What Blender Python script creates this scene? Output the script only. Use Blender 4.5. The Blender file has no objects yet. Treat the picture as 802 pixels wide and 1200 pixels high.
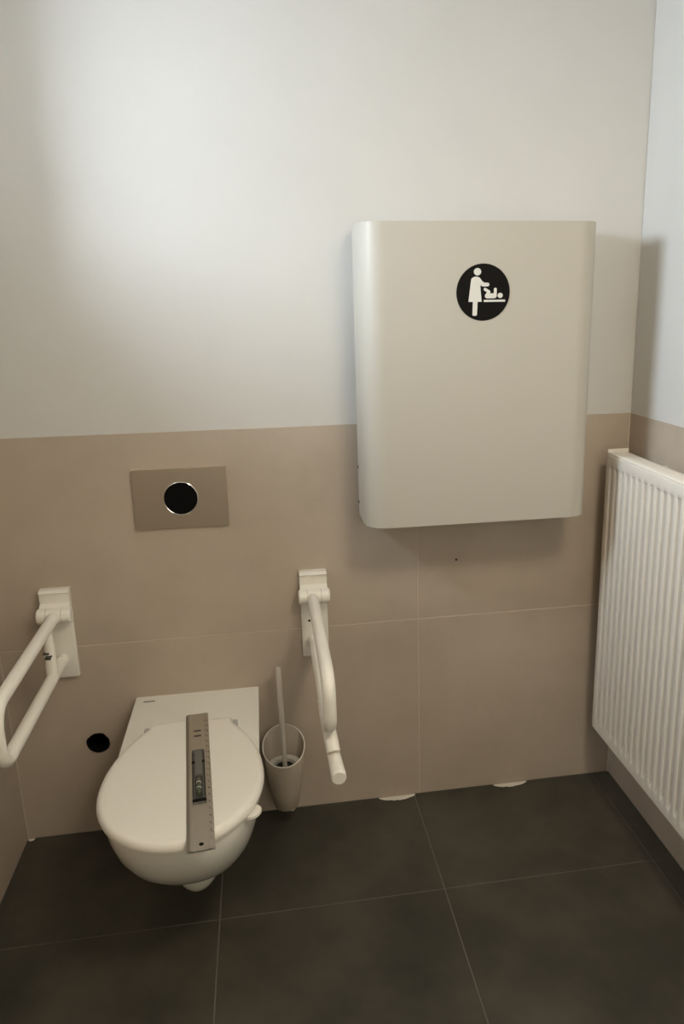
import bpy, bmesh, math, random
from mathutils import Vector, Matrix
from math import pi, sin, cos, radians

random.seed(7)
S = bpy.context.scene
C = S.collection

# ------------------------------------------------------------------ camera
cam_d = bpy.data.cameras.new('camera')
cam = bpy.data.objects.new('camera', cam_d); C.objects.link(cam)
S.camera = cam
F_PX = 905.96
cam_d.sensor_fit = 'VERTICAL'
cam_d.sensor_height = 36.0
cam_d.lens = 36.0 * F_PX / 1200
cam_d.shift_x = -55.3 / 1200
cam_d.shift_y = -4.25 / 1200
cam_d.clip_start = 0.02
cam.matrix_world = (Matrix.Translation((-0.4292, -2.1289, 1.5206)) @ Matrix.Rotation(-0.160719, 4, 'Z')
                    @ Matrix.Rotation(1.313001, 4, 'X') @ Matrix.Rotation(-0.0173966, 4, 'Z'))

# ------------------------------------------------------------------ light and exposure
W = bpy.data.worlds.new('daylight'); S.world = W; W.use_nodes = True
bg = W.node_tree.nodes['Background']
bg.inputs[0].default_value = (0.78, 0.88, 1.0, 1); bg.inputs[1].default_value = 1.0

def area(name, loc, target, sx, sy, power, col):
    l = bpy.data.lights.new(name, 'AREA'); l.shape = 'RECTANGLE'; l.size = sx; l.size_y = sy
    l.energy = power; l.color = col
    o = bpy.data.objects.new(name, l); C.objects.link(o); o.location = loc
    o.rotation_euler = (Vector(target) - Vector(loc)).to_track_quat('-Z', 'Y').to_euler()
    return o
# daylight outside the small high window in the left wall
area('window_daylight', (-1.58, -0.66, 2.06), (0.0, -0.56, 1.72), 0.52, 0.34, 36.0, (0.755, 0.87, 1.0))
# added frontal fill light, outside the added window in the front wall
area('frontal_fill', (0.20, -2.86, 1.50), (-0.05, 0.0, 1.0), 0.62, 1.00, 5.0, (1.0, 0.91, 0.64))
LAMP_STRENGTH = 24.5

vs = S.view_settings
vs.view_transform = 'Standard'; vs.look = 'None'; vs.gamma = 1.0; vs.use_curve_mapping = False
vs.exposure = 0.38

# ------------------------------------------------------------------ materials
MATS = {}
def mat(name, col, rough=0.5, metal=0.0, noise=None, bump=None, spec=0.5, coat=0.0, emit=None, alpha=None):
    """noise = (scale, dark colour, detail); bump = (scale, strength)"""
    m = bpy.data.materials.new(name); m.use_nodes = True
    nt = m.node_tree; b = nt.nodes['Principled BSDF']
    b.inputs['Base Color'].default_value = (*col, 1); b.inputs['Roughness'].default_value = rough
    b.inputs['Metallic'].default_value = metal
    b.inputs['Specular IOR Level'].default_value = spec
    b.inputs['Coat Weight'].default_value = coat
    if noise or bump:
        tc = nt.nodes.new('ShaderNodeTexCoord')
    if noise:
        n = nt.nodes.new('ShaderNodeTexNoise'); n.inputs['Scale'].default_value = noise[0]
        n.inputs['Detail'].default_value = noise[2]; n.inputs['Roughness'].default_value = 0.6
        r = nt.nodes.new('ShaderNodeValToRGB')
        r.color_ramp.elements[0].position = 0.32; r.color_ramp.elements[0].color = (*noise[1], 1)
        r.color_ramp.elements[1].position = 0.68; r.color_ramp.elements[1].color = (*col, 1)
        nt.links.new(tc.outputs['Object'], n.inputs['Vector'])
        nt.links.new(n.outputs['Fac'], r.inputs['Fac']); nt.links.new(r.outputs['Color'], b.inputs['Base Color'])
    if bump:
        n2 = nt.nodes.new('ShaderNodeTexNoise'); n2.inputs['Scale'].default_value = bump[0]; n2.inputs['Detail'].default_value = 4
        bp = nt.nodes.new('ShaderNodeBump'); bp.inputs['Strength'].default_value = bump[1]; bp.inputs['Distance'].default_value = 0.002
        nt.links.new(tc.outputs['Object'], n2.inputs['Vector'])
        nt.links.new(n2.outputs['Fac'], bp.inputs['Height']); nt.links.new(bp.outputs['Normal'], b.inputs['Normal'])
    if emit:
        b.inputs['Emission Color'].default_value = (*emit[0], 1); b.inputs['Emission Strength'].default_value = emit[1]
    MATS[name] = m
    return m

mat('plaster', (0.64, 0.62, 0.58), 0.75, bump=(90, 0.12), noise=(3, (0.62, 0.60, 0.56), 3))
mat('ceiling_paint', (0.80, 0.78, 0.75), 0.9)
mat('wall_tile', (0.535, 0.45, 0.36), 0.50, noise=(2.6, (0.44, 0.365, 0.285), 7), bump=(160, 0.05), spec=0.3)
mat('wall_grout', (0.60, 0.52, 0.42), 0.9)
mat('floor_tile', (0.092, 0.080, 0.060), 0.58, noise=(2.2, (0.030, 0.030, 0.022), 7), bump=(120, 0.08), spec=0.35)
mat('floor_grout', (0.145, 0.132, 0.108), 0.9)
mat('ceramic', (0.86, 0.83, 0.745), 0.16, coat=0.2)
mat('seat_plastic', (0.86, 0.82, 0.735), 0.30)
mat('rail_coat', (0.88, 0.845, 0.76), 0.35)
mat('steel_cover', (0.495, 0.46, 0.39), 0.48)
mat('cover_inner', (0.45, 0.43, 0.39), 0.6)
mat('radiator_enamel', (0.84, 0.78, 0.69), 0.35)
mat('radiator_inner', (0.30, 0.29, 0.27), 0.7)
mat('holder_plastic', (0.46, 0.39, 0.31), 0.45)
mat('holder_rim', (0.72, 0.68, 0.60), 0.35)
mat('handle_plastic', (0.62, 0.57, 0.49), 0.4)
mat('bristle', (0.015, 0.013, 0.011), 0.9)
mat('print_black', (0.006, 0.005, 0.004), 0.6, spec=0.1)
mat('print_white', (0.70, 0.68, 0.62), 0.5)
mat('black_void', (0.004, 0.004, 0.004), 0.85, spec=0.1)
mat('chrome', (0.80, 0.79, 0.76), 0.12, metal=1.0)
mat('aluminium', (0.68, 0.665, 0.62), 0.30, metal=1.0, bump=(300, 0.05))
mat('grey_plastic', (0.13, 0.125, 0.11), 0.45)
mat('dark_plastic', (0.035, 0.033, 0.028), 0.5)
mat('vial_green', (0.07, 0.085, 0.055), 0.12)
mat('print_dark', (0.05, 0.047, 0.04), 0.6)
mat('painted_glow', (0.74, 0.68, 0.58), 0.55, bump=(60, 0.3))  # pale colour of the glows painted along the wall base
mat('door_white', (0.72, 0.70, 0.66), 0.5)
mat('lamp_glow', (0.9, 0.9, 0.88), 0.5, emit=((1.0, 0.865, 0.68), LAMP_STRENGTH))
mat('window_plastic', (0.80, 0.80, 0.78), 0.4)
# brushed steel: stretched noise drives roughness and a fine bump
m = mat('brushed_steel', (0.57, 0.49, 0.40), 0.38, metal=1.0)
nt = m.node_tree; b = nt.nodes['Principled BSDF']
tc = nt.nodes.new('ShaderNodeTexCoord'); mp = nt.nodes.new('ShaderNodeMapping'); mp.inputs['Scale'].default_value = (900, 1, 6)
nz = nt.nodes.new('ShaderNodeTexNoise'); nz.inputs['Scale'].default_value = 1.0
bp = nt.nodes.new('ShaderNodeBump'); bp.inputs['Strength'].default_value = 0.12; bp.inputs['Distance'].default_value = 0.001
nt.links.new(tc.outputs['Object'], mp.inputs['Vector']); nt.links.new(mp.outputs['Vector'], nz.inputs['Vector'])
nt.links.new(nz.outputs['Fac'], bp.inputs['Height']); nt.links.new(bp.outputs['Normal'], b.inputs['Normal'])
# window pane: clear glass that lets the daylight through
m = bpy.data.materials.new('pane_glass'); m.use_nodes = True; nt = m.node_tree; nt.nodes.clear()
o_ = nt.nodes.new('ShaderNodeOutputMaterial'); mx = nt.nodes.new('ShaderNodeMixShader'); mx.inputs[0].default_value = 0.06
t_ = nt.nodes.new('ShaderNodeBsdfTransparent'); g_ = nt.nodes.new('ShaderNodeBsdfGlossy'); g_.inputs['Roughness'].default_value = 0.02
nt.links.new(t_.outputs[0], mx.inputs[1]); nt.links.new(g_.outputs[0], mx.inputs[2]); nt.links.new(mx.outputs[0], o_.inputs[0])
MATS['pane_glass'] = m

# ------------------------------------------------------------------ mesh helpers (world coordinates)
def wloc(p):
    v = Vector((0, 0, 0))
    while p is not None:
        v += Vector(p.location); p = p.parent
    return v
def obj(name, bm, material, parent=None, smooth=False, angle=35):
    bmesh.ops.recalc_face_normals(bm, faces=bm.faces[:])
    off = wloc(parent)
    for v in bm.verts: v.co -= off
    me = bpy.data.meshes.new(name); bm.to_mesh(me); bm.free()
    me.materials.append(MATS[material])
    if smooth:
        me.shade_smooth() if hasattr(me, 'shade_smooth') else None
        me.set_sharp_from_angle(angle=radians(angle))
    o = bpy.data.objects.new(name, me); C.objects.link(o)
    if parent is not None: o.parent = parent
    return o
def rebase(o, base):
    """move a top-level mesh object's origin to base"""
    d = Vector(base)
    for v in o.data.vertices: v.co -= d
    o.location = d
    return o
def thing(name, label, cat, loc, group=None):
    o = bpy.data.objects.new(name, None); C.objects.link(o); o.location = loc; o.empty_display_size = 0.05
    o['label'] = label; o['category'] = cat
    if group: o['group'] = group
    return o
def struct(o, label, cat):
    o['kind'] = 'structure'; o['label'] = label; o['category'] = cat
    return o
def box(x0, x1, y0, y1, z0, z1, bev=0.0, seg=2, bm=None):
    b = bmesh.new()
    bmesh.ops.create_cube(b, size=1.0)
    for v in b.verts:
        v.co = Vector(((x0 + x1) / 2 + v.co.x * (x1 - x0), (y0 + y1) / 2 + v.co.y * (y1 - y0), (z0 + z1) / 2 + v.co.z * (z1 - z0)))
    if bev: bmesh.ops.bevel(b, geom=b.edges[:], offset=bev, segments=seg, profile=0.5, affect='EDGES')
    return merge(bm, b)
def merge(dst, src):
    if dst is None: return src
    me = bpy.data.meshes.new('tmp'); src.to_mesh(me); src.free(); dst.from_mesh(me); bpy.data.meshes.remove(me)
    return dst
def loft(rings, bm=None, cap0=True, cap1=True, closed=True):
    b = bmesh.new(); vv = [[b.verts.new(p) for p in r] for r in rings]
    n = len(rings[0])
    for i in range(len(rings) - 1):
        for j in range(n if closed else n - 1):
            k = (j + 1) % n
            b.faces.new((vv[i][j], vv[i][k], vv[i + 1][k], vv[i + 1][j]))
    if cap0: b.faces.new(vv[0])
    if cap1: b.faces.new(vv[-1])
    return merge(bm, b)
def tube(pts, r, n=20, bm=None, cap=True, bevel_end=0.0):
    """sweep a circle along pts (parallel transport frames); r is a number or a list"""
    P = [Vector(p) for p in pts]
    rs = r if isinstance(r, (list, tuple)) else [r] * len(P)
    T = []
    for i in range(len(P)):
        a = P[max(i - 1, 0)]; c = P[min(i + 1, len(P) - 1)]; T.append((c - a).normalized())
    u = T[0].orthogonal().normalized(); rings = []
    for i, p in enumerate(P):
        u = (u - T[i] * u.dot(T[i])).normalized(); w = T[i].cross(u)
        rings.append([p + (u * cos(2 * pi * k / n) + w * sin(2 * pi * k / n)) * rs[i] for k in range(n)])
    return loft(rings, bm, cap, cap)
def fillet(pts, rad, n=8):
    """polyline with rounded corners"""
    P = [Vector(p) for p in pts]; out = [P[0]]
    for i in range(1, len(P) - 1):
        a = (P[i - 1] - P[i]).normalized(); c = (P[i + 1] - P[i]).normalized()
        ang = a.angle(c); d = rad / math.tan(ang / 2)
        s = P[i] + a * d; e = P[i] + c * d
        cen = P[i] + (a + c).normalized() * (rad / sin(ang / 2))
        v0 = s - cen; v1 = e - cen; th = v0.angle(v1)
        for k in range(n + 1):
            t = k / n
            out.append(cen + (v0 * sin((1 - t) * th) + v1 * sin(t * th)) / sin(th))
    out.append(P[-1]); return out
def disc(c, axis, r, depth, n=32, bm=None, bev=0.0):
    c = Vector(c); a = Vector(axis).normalized()
    if bev:
        return tube([c, c + a * bev, c + a * (depth - bev), c + a * depth], [r - bev, r, r, r - bev], n, bm)
    return tube([c, c + a * depth], r, n, bm)
def prism_y(poly, y0, y1, bm=None):
    return loft([[(x, y0, z) for x, z in poly], [(x, y1, z) for x, z in poly]], bm)
def holed_slab(x0, x1, z0, z1, y0, y1, cx, cz, r, n=36, rag=0.0, bm=None, seed=1):
    rnd = random.Random(seed)
    b = bmesh.new()
    rr = [r * (1 + rag * (rnd.random() - .5)) for _ in range(n)]
    def layer(y):
        o = [b.verts.new((x, y, z)) for x, z in ((x0, z0), (x1, z0), (x1, z1), (x0, z1))]
        h = [b.verts.new((cx + rr[k] * cos(2 * pi * k / n), y, cz + rr[k] * sin(2 * pi * k / n))) for k in range(n)]
        return o, h
    A = layer(y0); B = layer(y1)
    for L in (A, B):
        ed = []
        for loop in L:
            for k in range(len(loop)): ed.append(b.edges.new((loop[k], loop[(k + 1) % len(loop)])))
        bmesh.ops.triangle_fill(b, use_beauty=True, use_dissolve=False, edges=ed)
    for la, lb in zip(A, B):
        for k in range(len(la)):
            j = (k + 1) % len(la); b.faces.new((la[k], la[j], lb[j], lb[k]))
    return merge(bm, b)

# ------------------------------------------------------------------ room
XL, XR, YF, ZC = -1.190, 0.641, -2.62, 2.50
TH = 0.010            # tile thickness
ZT = 1.200            # top of the tiling
ZJ = 0.603            # horizontal joint
HOLE = (-0.959, 0.293, 0.0335)

# floor: grout bed + tiles
floor = struct(obj('floor', box(XL - .25, XR + .25, YF - .2, .30, -.12, -.0022), 'floor_grout'), 'dark anthracite tiled floor with thin paler joints', 'floor')
fx = [XL, -.612, -.019, .581, XR]; fy = [0, -.423, -1.023, -1.623, -2.223, YF]
G = .0019
for i in range(4):
    for j in range(5):
        x0, x1 = fx[i] + (0 if i == 0 else G), fx[i + 1] - (0 if i == 3 else G)
        y1, y0 = fy[j] - (.002 if j == 0 else G), fy[j + 1] + (0 if j == 4 else G)
        obj('tile', box(x0, x1, y0, y1, -.010, random.uniform(-.0004, 0), .0007, 1), 'floor_tile', floor)

# back wall: masonry with the pipe hole, plaster above the tiling
bm = holed_slab(XL - .25, XR + .25, 0, ZT, TH - .0018, .30, *HOLE[:2], HOLE[2] + .004)
box(XL - .25, XR + .25, .002, .30, ZT, ZC, 0, 1, bm)
wall_back = struct(obj('wall_back', bm, 'plaster'), 'back wall, white plaster above large taupe tiles', 'wall')
bmg = holed_slab(XL, XR, 0, ZT - .001, .0016, .0082, *HOLE[:2], HOLE[2] + .003)
obj('grout_bed', bmg, 'wall_grout', wall_back)
for zi, (z0, z1) in enumerate(((.0015, ZJ - G), (ZJ + G, ZT))):
    for xi, (x0, x1) in enumerate(((XL, -G), (G, XR))):
        if zi == 0 and xi == 0:
            t = holed_slab(x0, x1, z0, z1, 0, TH - .001, *HOLE[:2], HOLE[2], rag=.09, seed=4)
        else:
            t = box(x0, x1, 0, TH - .001, z0, z1, .0006, 1)
        obj('tile', t, 'wall_tile', wall_back)
# tiny chip on a tile
obj('chip', disc((.116, -.0003, .782), (0, 1, 0), .004, .0012, 10), 'print_dark', wall_back)

# right wall
wall_right = struct(obj('wall_right', box(XR + TH - .0018, XR + .25, YF, .0, 0, ZT, 0, 1, box(XR + .002, XR + .25, YF, .0, ZT, ZC)), 'plaster'),
                    'right wall, white plaster above taupe tiles, behind the radiator', 'wall')
obj('grout_bed', box(XR + .0016, XR + .0082, YF, 0, 0, ZT - .001), 'wall_grout', wall_right)
ys = [0, -1.2, -2.4, YF]
for z0, z1 in ((.0015, ZJ - G), (ZJ + G, ZT)):
    for k in range(3):
        obj('tile', box(XR, XR + TH - .001, ys[k + 1] + G, ys[k] - (.0015 if k == 0 else G), z0, z1, .0006, 1), 'wall_tile', wall_right)
# pale sealant bead in the back right corner
obj('corner_bead', box(XR - .0035, XR + .001, -.0035, .001, 0, ZT, .0012, 1), 'wall_grout', wall_right)

# left wall with the high window opening
WY0, WY1, WZ0, WZ1 = -.94, -.38, 1.80, 2.22
bm = box(XL - .25, XL - TH + .0018, YF, 0, 0, ZT)
box(XL - .25, XL - .002, YF, 0, ZT, WZ0, 0, 1, bm); box(XL - .25, XL - .002, YF, 0, WZ1, ZC, 0, 1, bm)
box(XL - .25, XL - .002, YF, WY0, WZ0, WZ1, 0, 1, bm); box(XL - .25, XL - .002, WY1, 0, WZ0, WZ1, 0, 1, bm)
wall_left = struct(obj('wall_left', bm, 'plaster'), 'left wall, white plaster above taupe tiles with a small high window', 'wall')
obj('grout_bed', box(XL - .0082, XL - .0016, YF, 0, 0, ZT - .001), 'wall_grout', wall_left)
for z0, z1 in ((.0015, ZJ - G), (ZJ + G, ZT)):
    for k in range(3):
        obj('tile', box(XL - TH + .001, XL, ys[k + 1] + G, ys[k] - (.0015 if k == 0 else G), z0, z1, .0006, 1), 'wall_tile', wall_left)
obj('corner_bead', box(XL - .001, XL + .002, -.002, .001, 0, ZT, .0008, 1), 'wall_grout', wall_left)
# window
win = bpy.data.objects.new('window_1', None); C.objects.link(win); win.location = (XL - .2, (WY0 + WY1) / 2, WZ0)
struct(win, 'small high window set deep in the left wall', 'window')
bm = None
for a in ((WY0, WY0 + .05, WZ0, WZ1), (WY1 - .05, WY1, WZ0, WZ1), (WY0 + .05, WY1 - .05, WZ0, WZ0 + .05), (WY0 + .05, WY1 - .05, WZ1 - .05, WZ1)):
    bm = box(XL - .235, XL - .175, a[0], a[1], a[2], a[3], .003, 1, bm)
obj('window_frame', bm, 'window_plastic', win)
obj('pane', box(XL - .212, XL - .206, WY0 + .045, WY1 - .045, WZ0 + .045, WZ1 - .045), 'pane_glass', win)

# ceiling, front wall, door (behind the camera)
struct(obj('ceiling', box(XL - .25, XR + .25, YF - .2, .30, ZC, ZC + .12), 'ceiling_paint'), 'plain white ceiling', 'ceiling')
DX0, DX1, DZ = -1.14, -.24, 2.05
VX0, VX1, VZ0, VZ1 = -.12, .52, .95, 2.05
bm = box(XL - .25, DX0, YF - .2, YF, 0, ZC); box(DX1, VX0, YF - .2, YF, 0, ZC, 0, 1, bm); box(DX0, DX1, YF - .2, YF, DZ, ZC, 0, 1, bm)
box(VX1, XR + .25, YF - .2, YF, 0, ZC, 0, 1, bm); box(VX0, VX1, YF - .2, YF, 0, VZ0, 0, 1, bm); box(VX0, VX1, YF - .2, YF, VZ1, ZC, 0, 1, bm)
struct(obj('wall_front', bm, 'plaster'), 'plain white front wall with the door and an added inner window', 'wall')
w2 = bpy.data.objects.new('fill_window', None); C.objects.link(w2); w2.location = ((VX0 + VX1) / 2, YF - .1, VZ0)  # unseen window, added to let the frontal fill in
struct(w2, 'tall window added for the frontal fill light in the front wall', 'window')
bm = None
for a in ((VX0, VX0 + .04, VZ0, VZ1), (VX1 - .04, VX1, VZ0, VZ1), (VX0 + .04, VX1 - .04, VZ0, VZ0 + .04), (VX0 + .04, VX1 - .04, VZ1 - .04, VZ1)):
    bm = box(a[0], a[1], YF - .16, YF - .11, a[2], a[3], .003, 1, bm)
obj('window_frame', bm, 'window_plastic', w2)  # frame of the added fill window
obj('pane', box(VX0 + .035, VX1 - .035, YF - .138, YF - .132, VZ0 + .035, VZ1 - .035), 'pane_glass', w2)  # pane of the added fill window
door = bpy.data.objects.new('door_1', None); C.objects.link(door); door.location = ((DX0 + DX1) / 2, YF, 0)
struct(door, 'white flush door in the front wall', 'door')
bm = box(DX0, DX0 + .05, YF - .2, YF + .012, 0, DZ); box(DX1 - .05, DX1, YF - .2, YF + .012, 0, DZ, 0, 1, bm)
box(DX0, DX1, YF - .2, YF + .012, DZ - .05, DZ, 0, 1, bm)
obj('door_frame', bm, 'door_white', door)
leaf = obj('door_leaf', box(DX0 + .052, DX1 - .052, YF - .06, YF - .02, .006, DZ - .052, .002, 1), 'door_white', door)
obj('handle', tube(fillet([(DX0 + .12, YF - .02, 1.05), (DX0 + .12, YF + .04, 1.05), (DX0 + .24, YF + .04, 1.05)], .015), .010, 12), 'chrome', leaf, True)

# ceiling lamp
LX, LY = 0.30, -1.68
lamp = thing('ceiling_lamp', 'round flat white lamp on the ceiling', 'lamp', (LX, LY, ZC))
obj('base_ring', tube([(LX, LY, ZC), (LX, LY, ZC - .05)], .235, 48), 'window_plastic', lamp, True)
obj('diffuser', tube([(LX, LY, ZC - .0502), (LX, LY, ZC - .065), (LX, LY, ZC - .075)], [.225, .22, .17], 48), 'lamp_glow', lamp, True)

# ------------------------------------------------------------------ changing station
BX0, BX1, BY, BZ0, BZ1 = -.174, .443, -.190, .948, 1.7145
RB = .058
def u_outline(x0, x1, yb, yf, r, n=10):
    pts = [(x0, yb)]
    for k in range(n + 1):
        a = pi + (pi / 2) * k / n; pts.append((x0 + r + r * cos(a), yf + r + r * sin(a)))
    for k in range(n + 1):
        a = 1.5 * pi + (pi / 2) * k / n; pts.append((x1 - r + r * cos(a), yf + r + r * sin(a)))
    pts.append((x1, yb)); return pts
st = thing('changing_station', 'cream white folding baby changing station with rounded edges on the back wall', 'changing station', ((BX0 + BX1) / 2, 0, BZ0))
out = u_outline(BX0, BX1, -.022, BY, RB); inn = u_outline(BX0 + .003, BX1 - .003, -.022, BY + .003, RB - .003)
ring = out + inn[::-1]
bm = loft([[(x, y, BZ0) for x, y in ring], [(x, y, BZ1) for x, y in ring]], None, False, False)
bm.verts.ensure_lookup_table(); n = len(out); N = 2 * n
for base in (0, N):
    for k in range(n - 1):
        bm.faces.new([bm.verts[base + i] for i in (k, k + 1, N - 2 - k, N - 1 - k)])
cover = obj('cover', bm, 'steel_cover', st, True, 30)
inn2 = u_outline(BX0 + .0035, BX1 - .0035, -.026, BY + .0035, RB - .0035)
obj('inner_body', loft([[(x, y, BZ0 + .006) for x, y in inn2], [(x, y, BZ1 - .004) for x, y in inn2]]), 'steel_cover', st, True, 30)
obj('back_frame', box(BX0 + .003, BX1 - .003, -.0165, .002, BZ0 + .004, BZ1 - .002, .001, 1), 'cover_inner', st)
for z in (1.085, .985):
    obj('screw', disc((BX0 - .0015, -.032, z), (1, 0, 0), .0045, .003, 12), 'print_dark', cover)
# pictogram
LXc, LZc, LR = .1325, 1.546, .069
yd = BY - .0006
sign = obj('pictogram', disc((LXc, yd + .0005, LZc), (0, -1, 0), LR, .0008, 64), 'print_black', st)
sign['label'] = 'round black sticker with white figure changing a baby'
def px2(p):  # crop pixel of the pictogram -> wall coordinates
    return (LXc + (p[0] - 409) / 277 * LR, LZc - (p[1] - 455) / 296 * LR)
def circ(c, r, n=20): return [(c[0] + r * cos(2 * pi * k / n), c[1] + r * sin(2 * pi * k / n)) for k in range(n)]
def sticker(name, shapes):
    b_ = None
    for k, s in enumerate(shapes): b_ = prism_y([px2(p) for p in s], yd - .0002, yd - .0007 - k * .00006, b_)
    obj(name, b_, 'print_white', sign)
def stroke(p, q, w, n=6):
    p = Vector(p); q = Vector(q); d = (q - p).normalized(); a0 = math.atan2(d.y, d.x); pts = []
    for k in range(n + 1): a = a0 - pi / 2 + pi * k / n; pts.append((q.x + w * cos(a), q.y + w * sin(a)))
    for k in range(n + 1): a = a0 + pi / 2 + pi * k / n; pts.append((p.x + w * cos(a), p.y + w * sin(a)))
    return pts
sticker('standing_figure', [circ((347, 243), 38),
        [(300, 302), (322, 292), (350, 293), (372, 306), (398, 340), (418, 354), (458, 356), (470, 366), (470, 384), (458, 394), (405, 395), (378, 382), (380, 420), (394, 552), (257, 552), (282, 330), (288, 312)],
        [(302, 548), (352, 548), (346, 688), (338, 697), (308, 697), (299, 688)]])
sticker('baby', [circ((586, 489), 27), stroke((452, 492), (524, 492), 26), stroke((534, 424), (534, 490), 15),
                 stroke((428, 424), (468, 450), 15), stroke((468, 450), (444, 486), 15)])
sticker('table_line', [[(416, 533), (638, 533), (638, 555), (416, 555)]])

# ------------------------------------------------------------------ flush plate
px0, px1, pz0, pz1 = -.787, -.538, .936, 1.099
pc = (-.6625, 1.0175); PRAD = .0465
fp = thing('flush_plate', 'brushed steel flush plate with a black round opening above the toilet', 'flush plate', ((px0 + px1) / 2, 0, pz0))
obj('plate', holed_slab(px0, px1, pz0, pz1, -.011, .0005, *pc, PRAD, 48), 'brushed_steel', fp)
bmr = None
rg = []
for k in range(48):
    a = 2 * pi * k / 48
    rg.append([(pc[0] + rr * cos(a), yy, pc[1] + rr * sin(a)) for rr, yy in ((PRAD + .0002, -.0005), (PRAD + .0002, -.0116), (PRAD - .0008, -.0122), (PRAD - .0020, -.0118), (PRAD - .0020, -.0005))])
rg.append(rg[0])
obj('trim_ring', loft(rg, None, False, False), 'chrome', fp, True)
obj('dark_opening', disc((pc[0], -.0085, pc[1]), (0, 1, 0), PRAD - .0019, .007, 48), 'black_void', fp)

# ------------------------------------------------------------------ pipe opening in the wall
pp = thing('pipe_sleeve', 'black open pipe hole in the taupe wall tile beside the toilet', 'pipe', (HOLE[0], 0, HOLE[1]))
n = 36; rg = []
for k in range(n):
    a = 2 * pi * k / n
    rg.append([(HOLE[0] + r * cos(a), y, HOLE[1] + r * sin(a)) for r, y in ((.0325, .0035), (.0325, .15), (.030, .15), (.030, .0035))])
rg.append(rg[0])
obj('sleeve', loft(rg, None, False, False), 'black_void', pp, True)
obj('end_stop', disc((HOLE[0], .149, HOLE[1]), (0, 1, 0), .0325, .004, 36), 'black_void', pp)

# ------------------------------------------------------------------ toilet
TX = -.663
def seat_outline(yc, a_side, b_front, y_back, hw_back, n_front=28, n_side=8, p=2.25):
    """closed outline: front superellipse around yc, sides closing to a straight back"""
    pts = []
    for k in range(n_front + 1):
        t = pi * k / n_front
        c, s = cos(t), sin(t)
        pts.append((a_side * math.copysign(abs(c) ** (2 / p), c), yc - b_front * abs(s) ** (2 / p)))
    L = []
    for k in range(1, n_side + 1):
        u = k / n_side
        y = yc + (y_back - yc) * u
        w = hw_back + (a_side - hw_back) * (1 - u ** 2.1)
        L.append((-w, y))
    return pts + L + [(-x, y) for x, y in L[::-1]]
toilet = thing('wall_hung_toilet', 'white wall-hung toilet with closed lid', 'toilet', (TX, -.3, 0.05))
rings = []
#        z,   yc,   side, front, back, hw_back
for z, yc, a, b_, yb, hw in ((.428, -.47, .1745, .222, 0.0, .1715), (.4265, -.47, .176, .225, 0.0, .1755), (.420, -.47, .1765, .226, 0.0, .1765),
                            (.385, -.465, .174, .224, 0.0, .175), (.34, -.45, .166, .218, 0.0, .171), (.29, -.425, .154, .202, 0.0, .165),
                            (.24, -.39, .138, .182, 0.0, .158), (.195, -.35, .120, .160, 0.0, .15), (.155, -.31, .100, .138, 0.0, .14),
                            (.125, -.27, .080, .112, 0.0, .125), (.108, -.24, .055, .078, 0.0, .10)):
    rings.append([(TX + x, y, z) for x, y in seat_outline(yc, a, b_, yb, hw)])
bowl = obj('bowl', loft(rings), 'ceramic', toilet, True, 40)
# trap under the bowl
rings = []
for k in range(9):
    t = k / 8
    z = .20 - .138 * t; s = math.sqrt(max(0.0, 1 - t ** 3)) if t < 1 else .12
    s = max(s, .12)
    rings.append([(TX + .064 * s * cos(2 * pi * j / 24), -.355 + .092 * s * sin(2 * pi * j / 24), z) for j in range(24)])
obj('trap', loft(rings), 'ceramic', toilet, True, 60)
# maker's mark on the deck
obj('maker_mark', box(TX - .151, TX - .119, -.034, -.029, .4275, .4283), 'print_dark', bowl)
# seat with lift tab
SO = dict(yc=-.485, a_side=.184, b_front=.224, y_back=-.255, hw_back=.122, p=2.04)
def scaled(o, k, z, cy=-.46):
    out_ = []
    for x, y in o:
        l = math.hypot(x, y - cy); f = (l - k) / l
        out_.append((TX + x * f, cy + (y - cy) * f, z))
    return out_
so = seat_outline(**SO)
seat = obj('seat', loft([scaled(so, .004, .4292), scaled(so, 0, .431), scaled(so, 0, .4375), scaled(so, .003, .439)]), 'seat_plastic', toilet, True, 40)
tabp = Vector((TX + .150, -.598)); td = Vector((.82, -.57)).normalized(); tn = Vector((-td.y, td.x))
pts = []
for k in range(13):
    a = -pi / 2 + pi * k / 12; q = tabp + td * (.012 + .019 * cos(a)) + tn * (.024 * sin(a)); pts.append(q)
pts += [tabp - td * .05 + tn * .022, tabp - td * .05 - tn * .022]
obj('lift_tab', loft([[(q.x, q.y, .4305) for q in pts], [(q.x, q.y, .4365) for q in pts]]), 'seat_plastic', seat, True, 40)
# lid: wide round body closing to a neck with straight back edge
def lid_outline():
    o = seat_outline(yc=-.487, a_side=.1885, b_front=.231, y_back=-.262, hw_back=.124, p=2.04)
    # insert the neck in front of the straight back edge
    half = 29 + 8
    neckL = [(-.1165, -.250), (-.1085, -.238), (-.1065, -.222), (-.1035, -.214), (-.098, -.211)]
    return o[:half] + neckL + [(-x, y) for x, y in neckL[::-1]] + o[half:]
lo = lid_outline()
rings = [scaled(lo, .006, .4395), scaled(lo, .001, .4405), scaled(lo, 0, .444), scaled(lo, .001, .450), scaled(lo, .004, .4555), scaled(lo, .009, .4590),
         scaled(lo, .016, .4603), scaled(lo, .03, .4606)]
lid = obj('lid', loft(rings), 'seat_plastic', toilet, True, 50)
for s in (-1, 1):
    obj('hinge', disc((TX + s * .1145 - .006, -.226, .4405), (1, 0, 0), .011, .012, 16, None, .002), 'cover_inner', toilet, True)  # grey colour stands in for the shade in the neck corners

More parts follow.
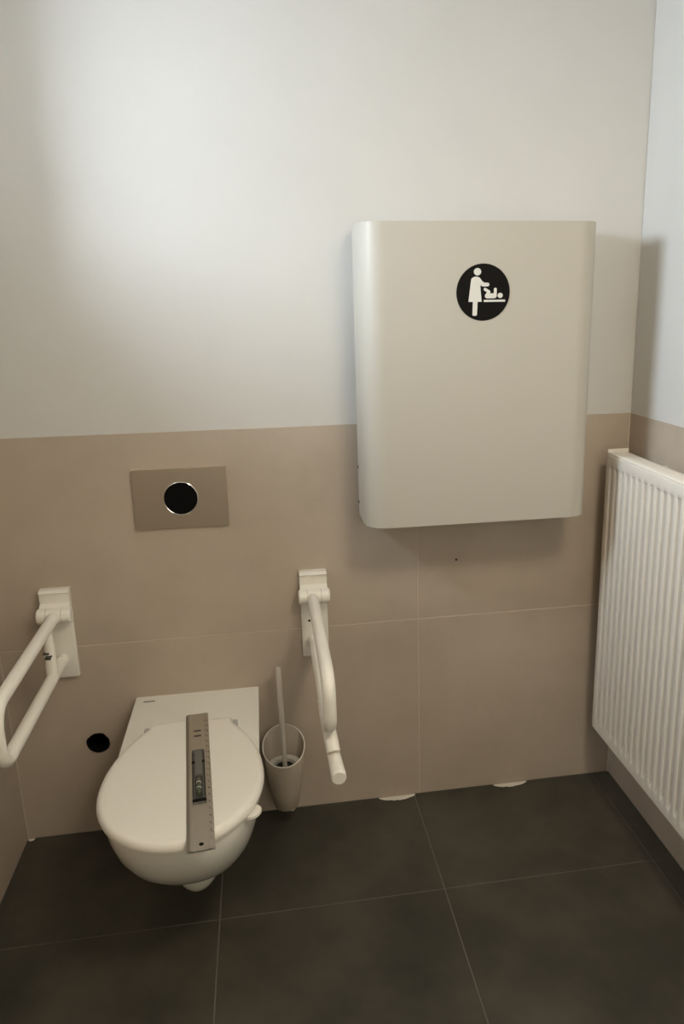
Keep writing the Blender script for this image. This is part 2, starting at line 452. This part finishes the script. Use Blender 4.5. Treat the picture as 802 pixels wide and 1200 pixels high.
# ------------------------------------------------------------------ spirit level ruler on the lid
A = Vector((-.650, -.196)); B = Vector((-.602, -.752)); RW = .0285
rl = (B - A).length; ang = math.atan2(B.y - A.y, B.x - A.x)
ruler = bpy.data.objects.new('level_ruler', None); C.objects.link(ruler)
ruler.location = (A.x, A.y, .4610); ruler.rotation_euler = (0, 0, ang)
ruler['label'] = 'aluminium ruler with built-in spirit level lying on the toilet lid'; ruler['category'] = 'ruler'
def lobj(name, bm, material, parent, smooth=False):   # local coordinates: x along the ruler, +y is the photo's right edge
    o = obj(name, bm, material, None, smooth); o.parent = parent; return o
prof = [(-RW, 0), (RW, 0), (RW, .0012), (.0185, .0042), (.0155, .0042), (.0150, .0030), (-.0150, .0030), (-.0155, .0042), (-.0205, .0042), (-RW, .0012)]
hx = rl - .0195
bm = loft([[(0, y, z) for y, z in prof], [(rl, y, z) for y, z in prof]])
blade = lobj('blade', bm, 'aluminium', ruler)
lobj('hang_hole', disc((hx, .001, .0029), (0, 0, 1), .0048, .0004, 20), 'black_void', blade)
bm = None
def zy(y): return .0012 + (RW - abs(y)) * (.0030 / .0090) + .0002
for k in range(int(rl / .005)):
    L = .0074 if k % 2 == 0 else .0045
    y0 = -RW + .0006; y1 = y0 + L; x = .004 + k * .005
    b_ = bmesh.new(); za, zb = .00145 + .0002, .0012 + L * .0030 / .008 + .00035
    vs_ = [b_.verts.new(p) for p in ((x - .0007, y0, za), (x + .0007, y0, za), (x + .0007, y1, zb), (x - .0007, y1, zb))]
    b_.faces.new(vs_); bmesh.ops.solidify(b_, geom=b_.faces[:], thickness=.0001); bm = merge(bm, b_)
    if k % 5 == 0:
        y1 = RW - .0006; y0 = y1 - .0032
        b_ = bmesh.new(); vs_ = [b_.verts.new(p) for p in ((x - .0004, y0, .00275), (x + .0004, y0, .00275), (x + .0004, y1, .00165), (x - .0004, y1, .00165))]
        b_.faces.new(vs_); bmesh.ops.solidify(b_, geom=b_.faces[:], thickness=.0001); bm = merge(bm, b_)
tk = lobj('tick_marks', bm, 'print_dark', blade); tk['kind'] = 'stuff'
# numerals along the right edge
bm = None
dg = bpy.context.evaluated_depsgraph_get()
for k in range(1, 21):
    cu = bpy.data.curves.new('n', 'FONT'); cu.body = str(k); cu.size = .0112; cu.align_x = 'CENTER'; cu.align_y = 'CENTER'; cu.resolution_u = 1
    to = bpy.data.objects.new('n', cu); C.objects.link(to); bpy.context.view_layer.update()
    me = bpy.data.meshes.new_from_object(to.evaluated_get(bpy.context.evaluated_depsgraph_get()))
    b_ = bmesh.new(); b_.from_mesh(me); bpy.data.objects.remove(to); bpy.data.meshes.remove(me)
    x = rl - .008 - k * .0254
    # letters read along the short side of the ruler
    for v in b_.verts:
        u, w = v.co.x, v.co.y; v.co = Vector((x - w, .0218 + u, .00365 - u * .3))
    bm = merge(bm, b_)
nm = lobj('numerals', bm, 'print_dark', blade); nm['kind'] = 'stuff'
for x in (.085, .110):
    lobj('maker_mark', prism_y([(x, 0), (x + .007, .0001), (x + .001, .0002)], -.009, .009), 'print_dark', blade).location.z = .0032
# the level insert
lv = lobj('level_insert', box(.182, .399, -.0148, .0148, .0028, .0056, .0012, 1), 'grey_plastic', ruler)
for s in (-1, 1):
    lobj('channel', box(.195, .380, s * .0125 - .0019, s * .0125 + .0019, .0055, .0064), 'dark_plastic', lv)
    lobj('screw', disc((.239, s * .0112, .0058), (0, 0, 1), .0044, .0016, 14), 'print_black', lv)
lobj('slide', box(.186, .293, -.0085, .0085, .0055, .0085, .0012, 1), 'grey_plastic', lv)
lobj('vial_seat', box(.298, .384, -.0088, .0088, .0054, .0066, .0008, 1), 'dark_plastic', lv)
v_ = lobj('vial', tube([(.312, 0, .009), (.316, 0, .009), (.368, 0, .009), (.372, 0, .009)], [.003, .0056, .0056, .003], 16), 'vial_green', lv, True)
for x in (.331, .352):
    lobj('vial_line', tube([(x, 0, .009), (x + .0022, 0, .009)], .0058, 16), 'print_white', v_)
lobj('end_bar', box(.386, .398, -.0150, .0150, .0050, .0072, .001, 1), 'print_black', lv)

# ------------------------------------------------------------------ grab rails
def grab_rail(name, label, cx, y_end, rail_dx=0.0):
    g = thing(name, label, 'grab rail', (cx, 0, .519), 'fold-up grab rails beside the toilet')
    w = .0385
    plate = obj('wall_plate', box(cx - w, cx + w, -.017, 0, .519, .778, .003), 'rail_coat', g, True)
    # top wedge of the plate and the hinge block
    prof = [(0, .783), (-.020, .783), (-.030, .776), (-.024, .772), (-.022, .745), (-.040, .735), (-.046, .722), (-.044, .706), (-.036, .697), (-.017, .695)]
    bm = loft([[(cx - w - .0006, y, z) for y, z in prof], [(cx + w + .0006, y, z) for y, z in prof]])
    obj('hinge_block', bm, 'rail_coat', g, True, 25)
    hb = obj('hinge_barrel', disc((cx - w - .006, -.040, .715), (1, 0, 0), .0215, 2 * w + .012, 28, None, .003), 'rail_coat', g, True)
    for s in (-1, 1):
        obj('hinge_groove', disc((cx + s * .020 - .0006, -.040, .715), (1, 0, 0), .02175, .0012, 28), 'cover_inner', hb, True)
    tx = cx + rail_dx
    zu, zl = .7150, .5750
    path = fillet([(tx, -.045, zu), (tx, y_end, zu - .002), (tx, y_end, zl), (tx, -.030, zl)], .052, 12)
    obj('rail', tube(path, .0158, 24), 'rail_coat', g, True)
    obj('end_collar', disc((tx, -.045, zl), (0, 1, 0), .0172, .029, 24, None, .002), 'rail_coat', g, True)
    return g, plate, tx
# left rail
g, plate, tx = grab_rail('grab_rail', 'white fold-up grab rail beside the dark left corner, with upright strut between its bars', -1.020, -.560)
sr = obj('strut', tube([(tx, -.130, .580), (tx, -.126, .64), (tx, -.121, .712)], [.0150, .0145, .0105], 20), 'rail_coat', g, True)
for dz, dx in ((.030, -.004), (.022, .002), (.016, -.001)):
    obj('printed_mark', box(tx + dx - .009, tx + dx + .006, -.1455, -.130, .630 + dz - .012, .630 + dz - .009), 'print_dark', sr)
# right rail with the paper holder
g, plate, tx = grab_rail('grab_rail', 'white fold-up grab rail beside the toilet brush, with paper roll arm below', -.313, -.552, -.005)
obj('screw_hole', disc((-.329, -.0182, .632), (0, 1, 0), .0035, .002, 12), 'print_black', plate)
ra = obj('paper_roll_arm', tube(fillet([(tx, -.36, .560), (tx + .001, -.40, .541), (tx + .004, -.52, .534), (tx + .006, -.535, .518)], .012, 5), .0165, 20), 'rail_coat', g, True)
obj('arm_tip', tube([(tx + .006, -.490, .503), (tx + .008, -.530, .501), (tx + .011, -.600, .497), (tx + .011, -.606, .4965), (tx + .011, -.609, .4964)], [.0150, .0158, .0172, .0172, .0155], 24), 'rail_coat', ra, True)

# ------------------------------------------------------------------ brush holder and brush
BXc, BYc = -.424, -.0665
hol = thing('toilet_brush_holder', 'taupe conical brush holder with slanted pale rim on the wall', 'brush holder', (BXc, BYc, .060))
def cup_ring(z, r, n=40, slant=None):
    pts = []
    for k in range(n):
        a = 2 * pi * k / n; x = r * cos(a); y = r * sin(a)
        zz = z if slant is None else z + slant * y / .0625
        pts.append((BXc + x, BYc + y, zz))
    return pts
rings = [cup_ring(.060, .0315), cup_ring(.0625, .0345), cup_ring(.12, .0455), cup_ring(.175, .0530), cup_ring(.262, .0620, slant=.035)]
inner = [cup_ring(.2625, .0605, slant=.034), cup_ring(.175, .0513), cup_ring(.12, .0437), cup_ring(.068, .034)]
obj('cup', loft(rings + inner), 'holder_plastic', hol, True, 60)
rim = []
n = 40
for k in range(n + 1):
    a = 2 * pi * k / n; rim.append((BXc + .0615 * cos(a), BYc + .0615 * sin(a), .2625 + .035 * sin(a)))
obj('rim', tube(rim, .0019, 8), 'holder_rim', hol, True)
# liner with a round mouth
rings = [cup_ring(.0725, .028), cup_ring(.150, .044), cup_ring(.1985, .0500), cup_ring(.2015, .0490), cup_ring(.2000, .0330), cup_ring(.192, .0315), cup_ring(.09, .024)]
obj('liner', loft(rings), 'holder_rim', hol, True, 60)
obj('wall_bracket', box(BXc - .018, BXc + .018, -.0062, 0, .20, .272, .001, 1), 'holder_plastic', hol)
br = thing('toilet_brush', 'dark toilet brush with slim pale stick handle standing in its holder', 'toilet brush', (BXc, BYc, .10))
obj('handle', tube([(BXc + .001, BYc - .004, .17), (BXc - .0005, BYc - .003, .33), (BXc - .003, BYc - .001, .513), (BXc - .003, BYc - .001, .516)], [.0070, .0078, .0078, .0062], 16), 'handle_plastic', br, True)
obj('bristle_head', tube([(BXc, BYc, .095), (BXc, BYc, .105), (BXc, BYc, .185), (BXc, BYc, .194)], [.016, .0225, .0295, .026], 24), 'bristle', br, True)

# ------------------------------------------------------------------ radiator
RX, RBK = .541, .603         # front face, back face
RY0, RZ0, RZ1 = -.074, .221, 1.098
PITCH, NR = .0335, 30
RY1 = RY0 - .012 - PITCH * NR - .012
rad = thing('panel_radiator', 'white ribbed panel radiator on the right wall', 'radiator', ((RX + RBK) / 2, (RY0 + RY1) / 2, RZ0))
# ribbed front sheet: grooves pressed inwards (+x)
cols = [RY0]
prof = [0.0]
for k in range(NR):
    y = RY0 - .012 - k * PITCH
    for f, d in ((.0, 0), (.30, 0), (.38, .15), (.48, .85), (.55, 1), (.80, 1), (.87, .85), (.97, .15)):
        cols.append(y - f * PITCH); prof.append(d)
cols += [RY1 + .012, RY1]; prof += [0, 0]
DEP = .0115
zs = [(RZ0, -1), (RZ0 + .004, 0), (RZ0 + .030, 0), (RZ0 + .033, .08), (RZ0 + .046, .92), (RZ0 + .050, 1), (.60, 1), (1.056, 1), (1.060, .95), (1.063, .1), (1.065, 0), (1.082, 0), (1.092, 0), (RZ1, -1)]
rings = []
for z, f in zs:
    rings.append([(RX + (.006 if f < 0 else DEP * max(f, 0) * d), y, z) for y, d in zip(cols, prof)])
rings[-2] = [(RX + .0012, y, z) for (x, y, z) in rings[-2]]
bm = loft(rings, None, False, False, False)
# return lips top and bottom
b_ = bmesh.new()
front = obj('front_panel', bm, 'radiator_enamel', rad, True, 30)
md = front.modifiers.new('thick', 'SOLIDIFY'); md.thickness = .0015; md.offset = 0
# ridge along the top front edge
obj('top_ridge', tube([(RX + .008, RY0 - .001, RZ1 - .002), (RX + .008, RY1 + .001, RZ1 - .002)], .0065, 12), 'radiator_enamel', rad, True)
obj('top_grille', box(RX + .022, RBK - .002, RY1 + .012, RY0 - .013, RZ1 - .004, RZ1 + .001, .001, 1), 'radiator_enamel', rad)
obj('inner_fins', box(RX + .013, RBK - .006, RY1 + .01, RY0 - .01, RZ0 + .015, RZ1 - .012), 'radiator_inner', rad)
obj('back_panel', box(RBK - .006, RBK, RY1 + .002, RY0 - .002, RZ0 + .004, RZ1 + .001, .001, 1), 'radiator_enamel', rad)
for y in (RY0, RY1):
    obj('side_panel', box(RX + .002, RBK + .003, y - .0012, y + .0012, RZ0 + .004, RZ1 + .011, .0005, 1), 'radiator_enamel', rad)
for y in (RY0 - .155, RY1 + .155):
    obj('wall_bracket', box(RBK - .012, XR - .0005, y - .010, y + .010, RZ0 + .1, RZ1 - .012, .002, 1), 'radiator_enamel', rad)
# ------------------------------------------------------------------ bright glows painted as pale patches where the floor meets the back wall
def add_glow_patch(cx, hw, dep, seed):
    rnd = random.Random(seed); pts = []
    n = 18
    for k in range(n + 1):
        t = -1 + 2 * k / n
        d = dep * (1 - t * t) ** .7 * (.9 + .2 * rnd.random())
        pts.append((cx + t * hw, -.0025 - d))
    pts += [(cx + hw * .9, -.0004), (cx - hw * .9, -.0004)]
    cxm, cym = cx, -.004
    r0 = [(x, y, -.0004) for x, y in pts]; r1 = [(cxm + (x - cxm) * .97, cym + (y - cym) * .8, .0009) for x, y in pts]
    obj('glow_patch', loft([r0, r1]), 'painted_glow', floor)
add_glow_patch(-.075, .060, .020, 3); add_glow_patch(.300, .058, .018, 5); add_glow_patch(-.410, .012, .012, 8); add_glow_patch(-1.180, .010, .010, 9)
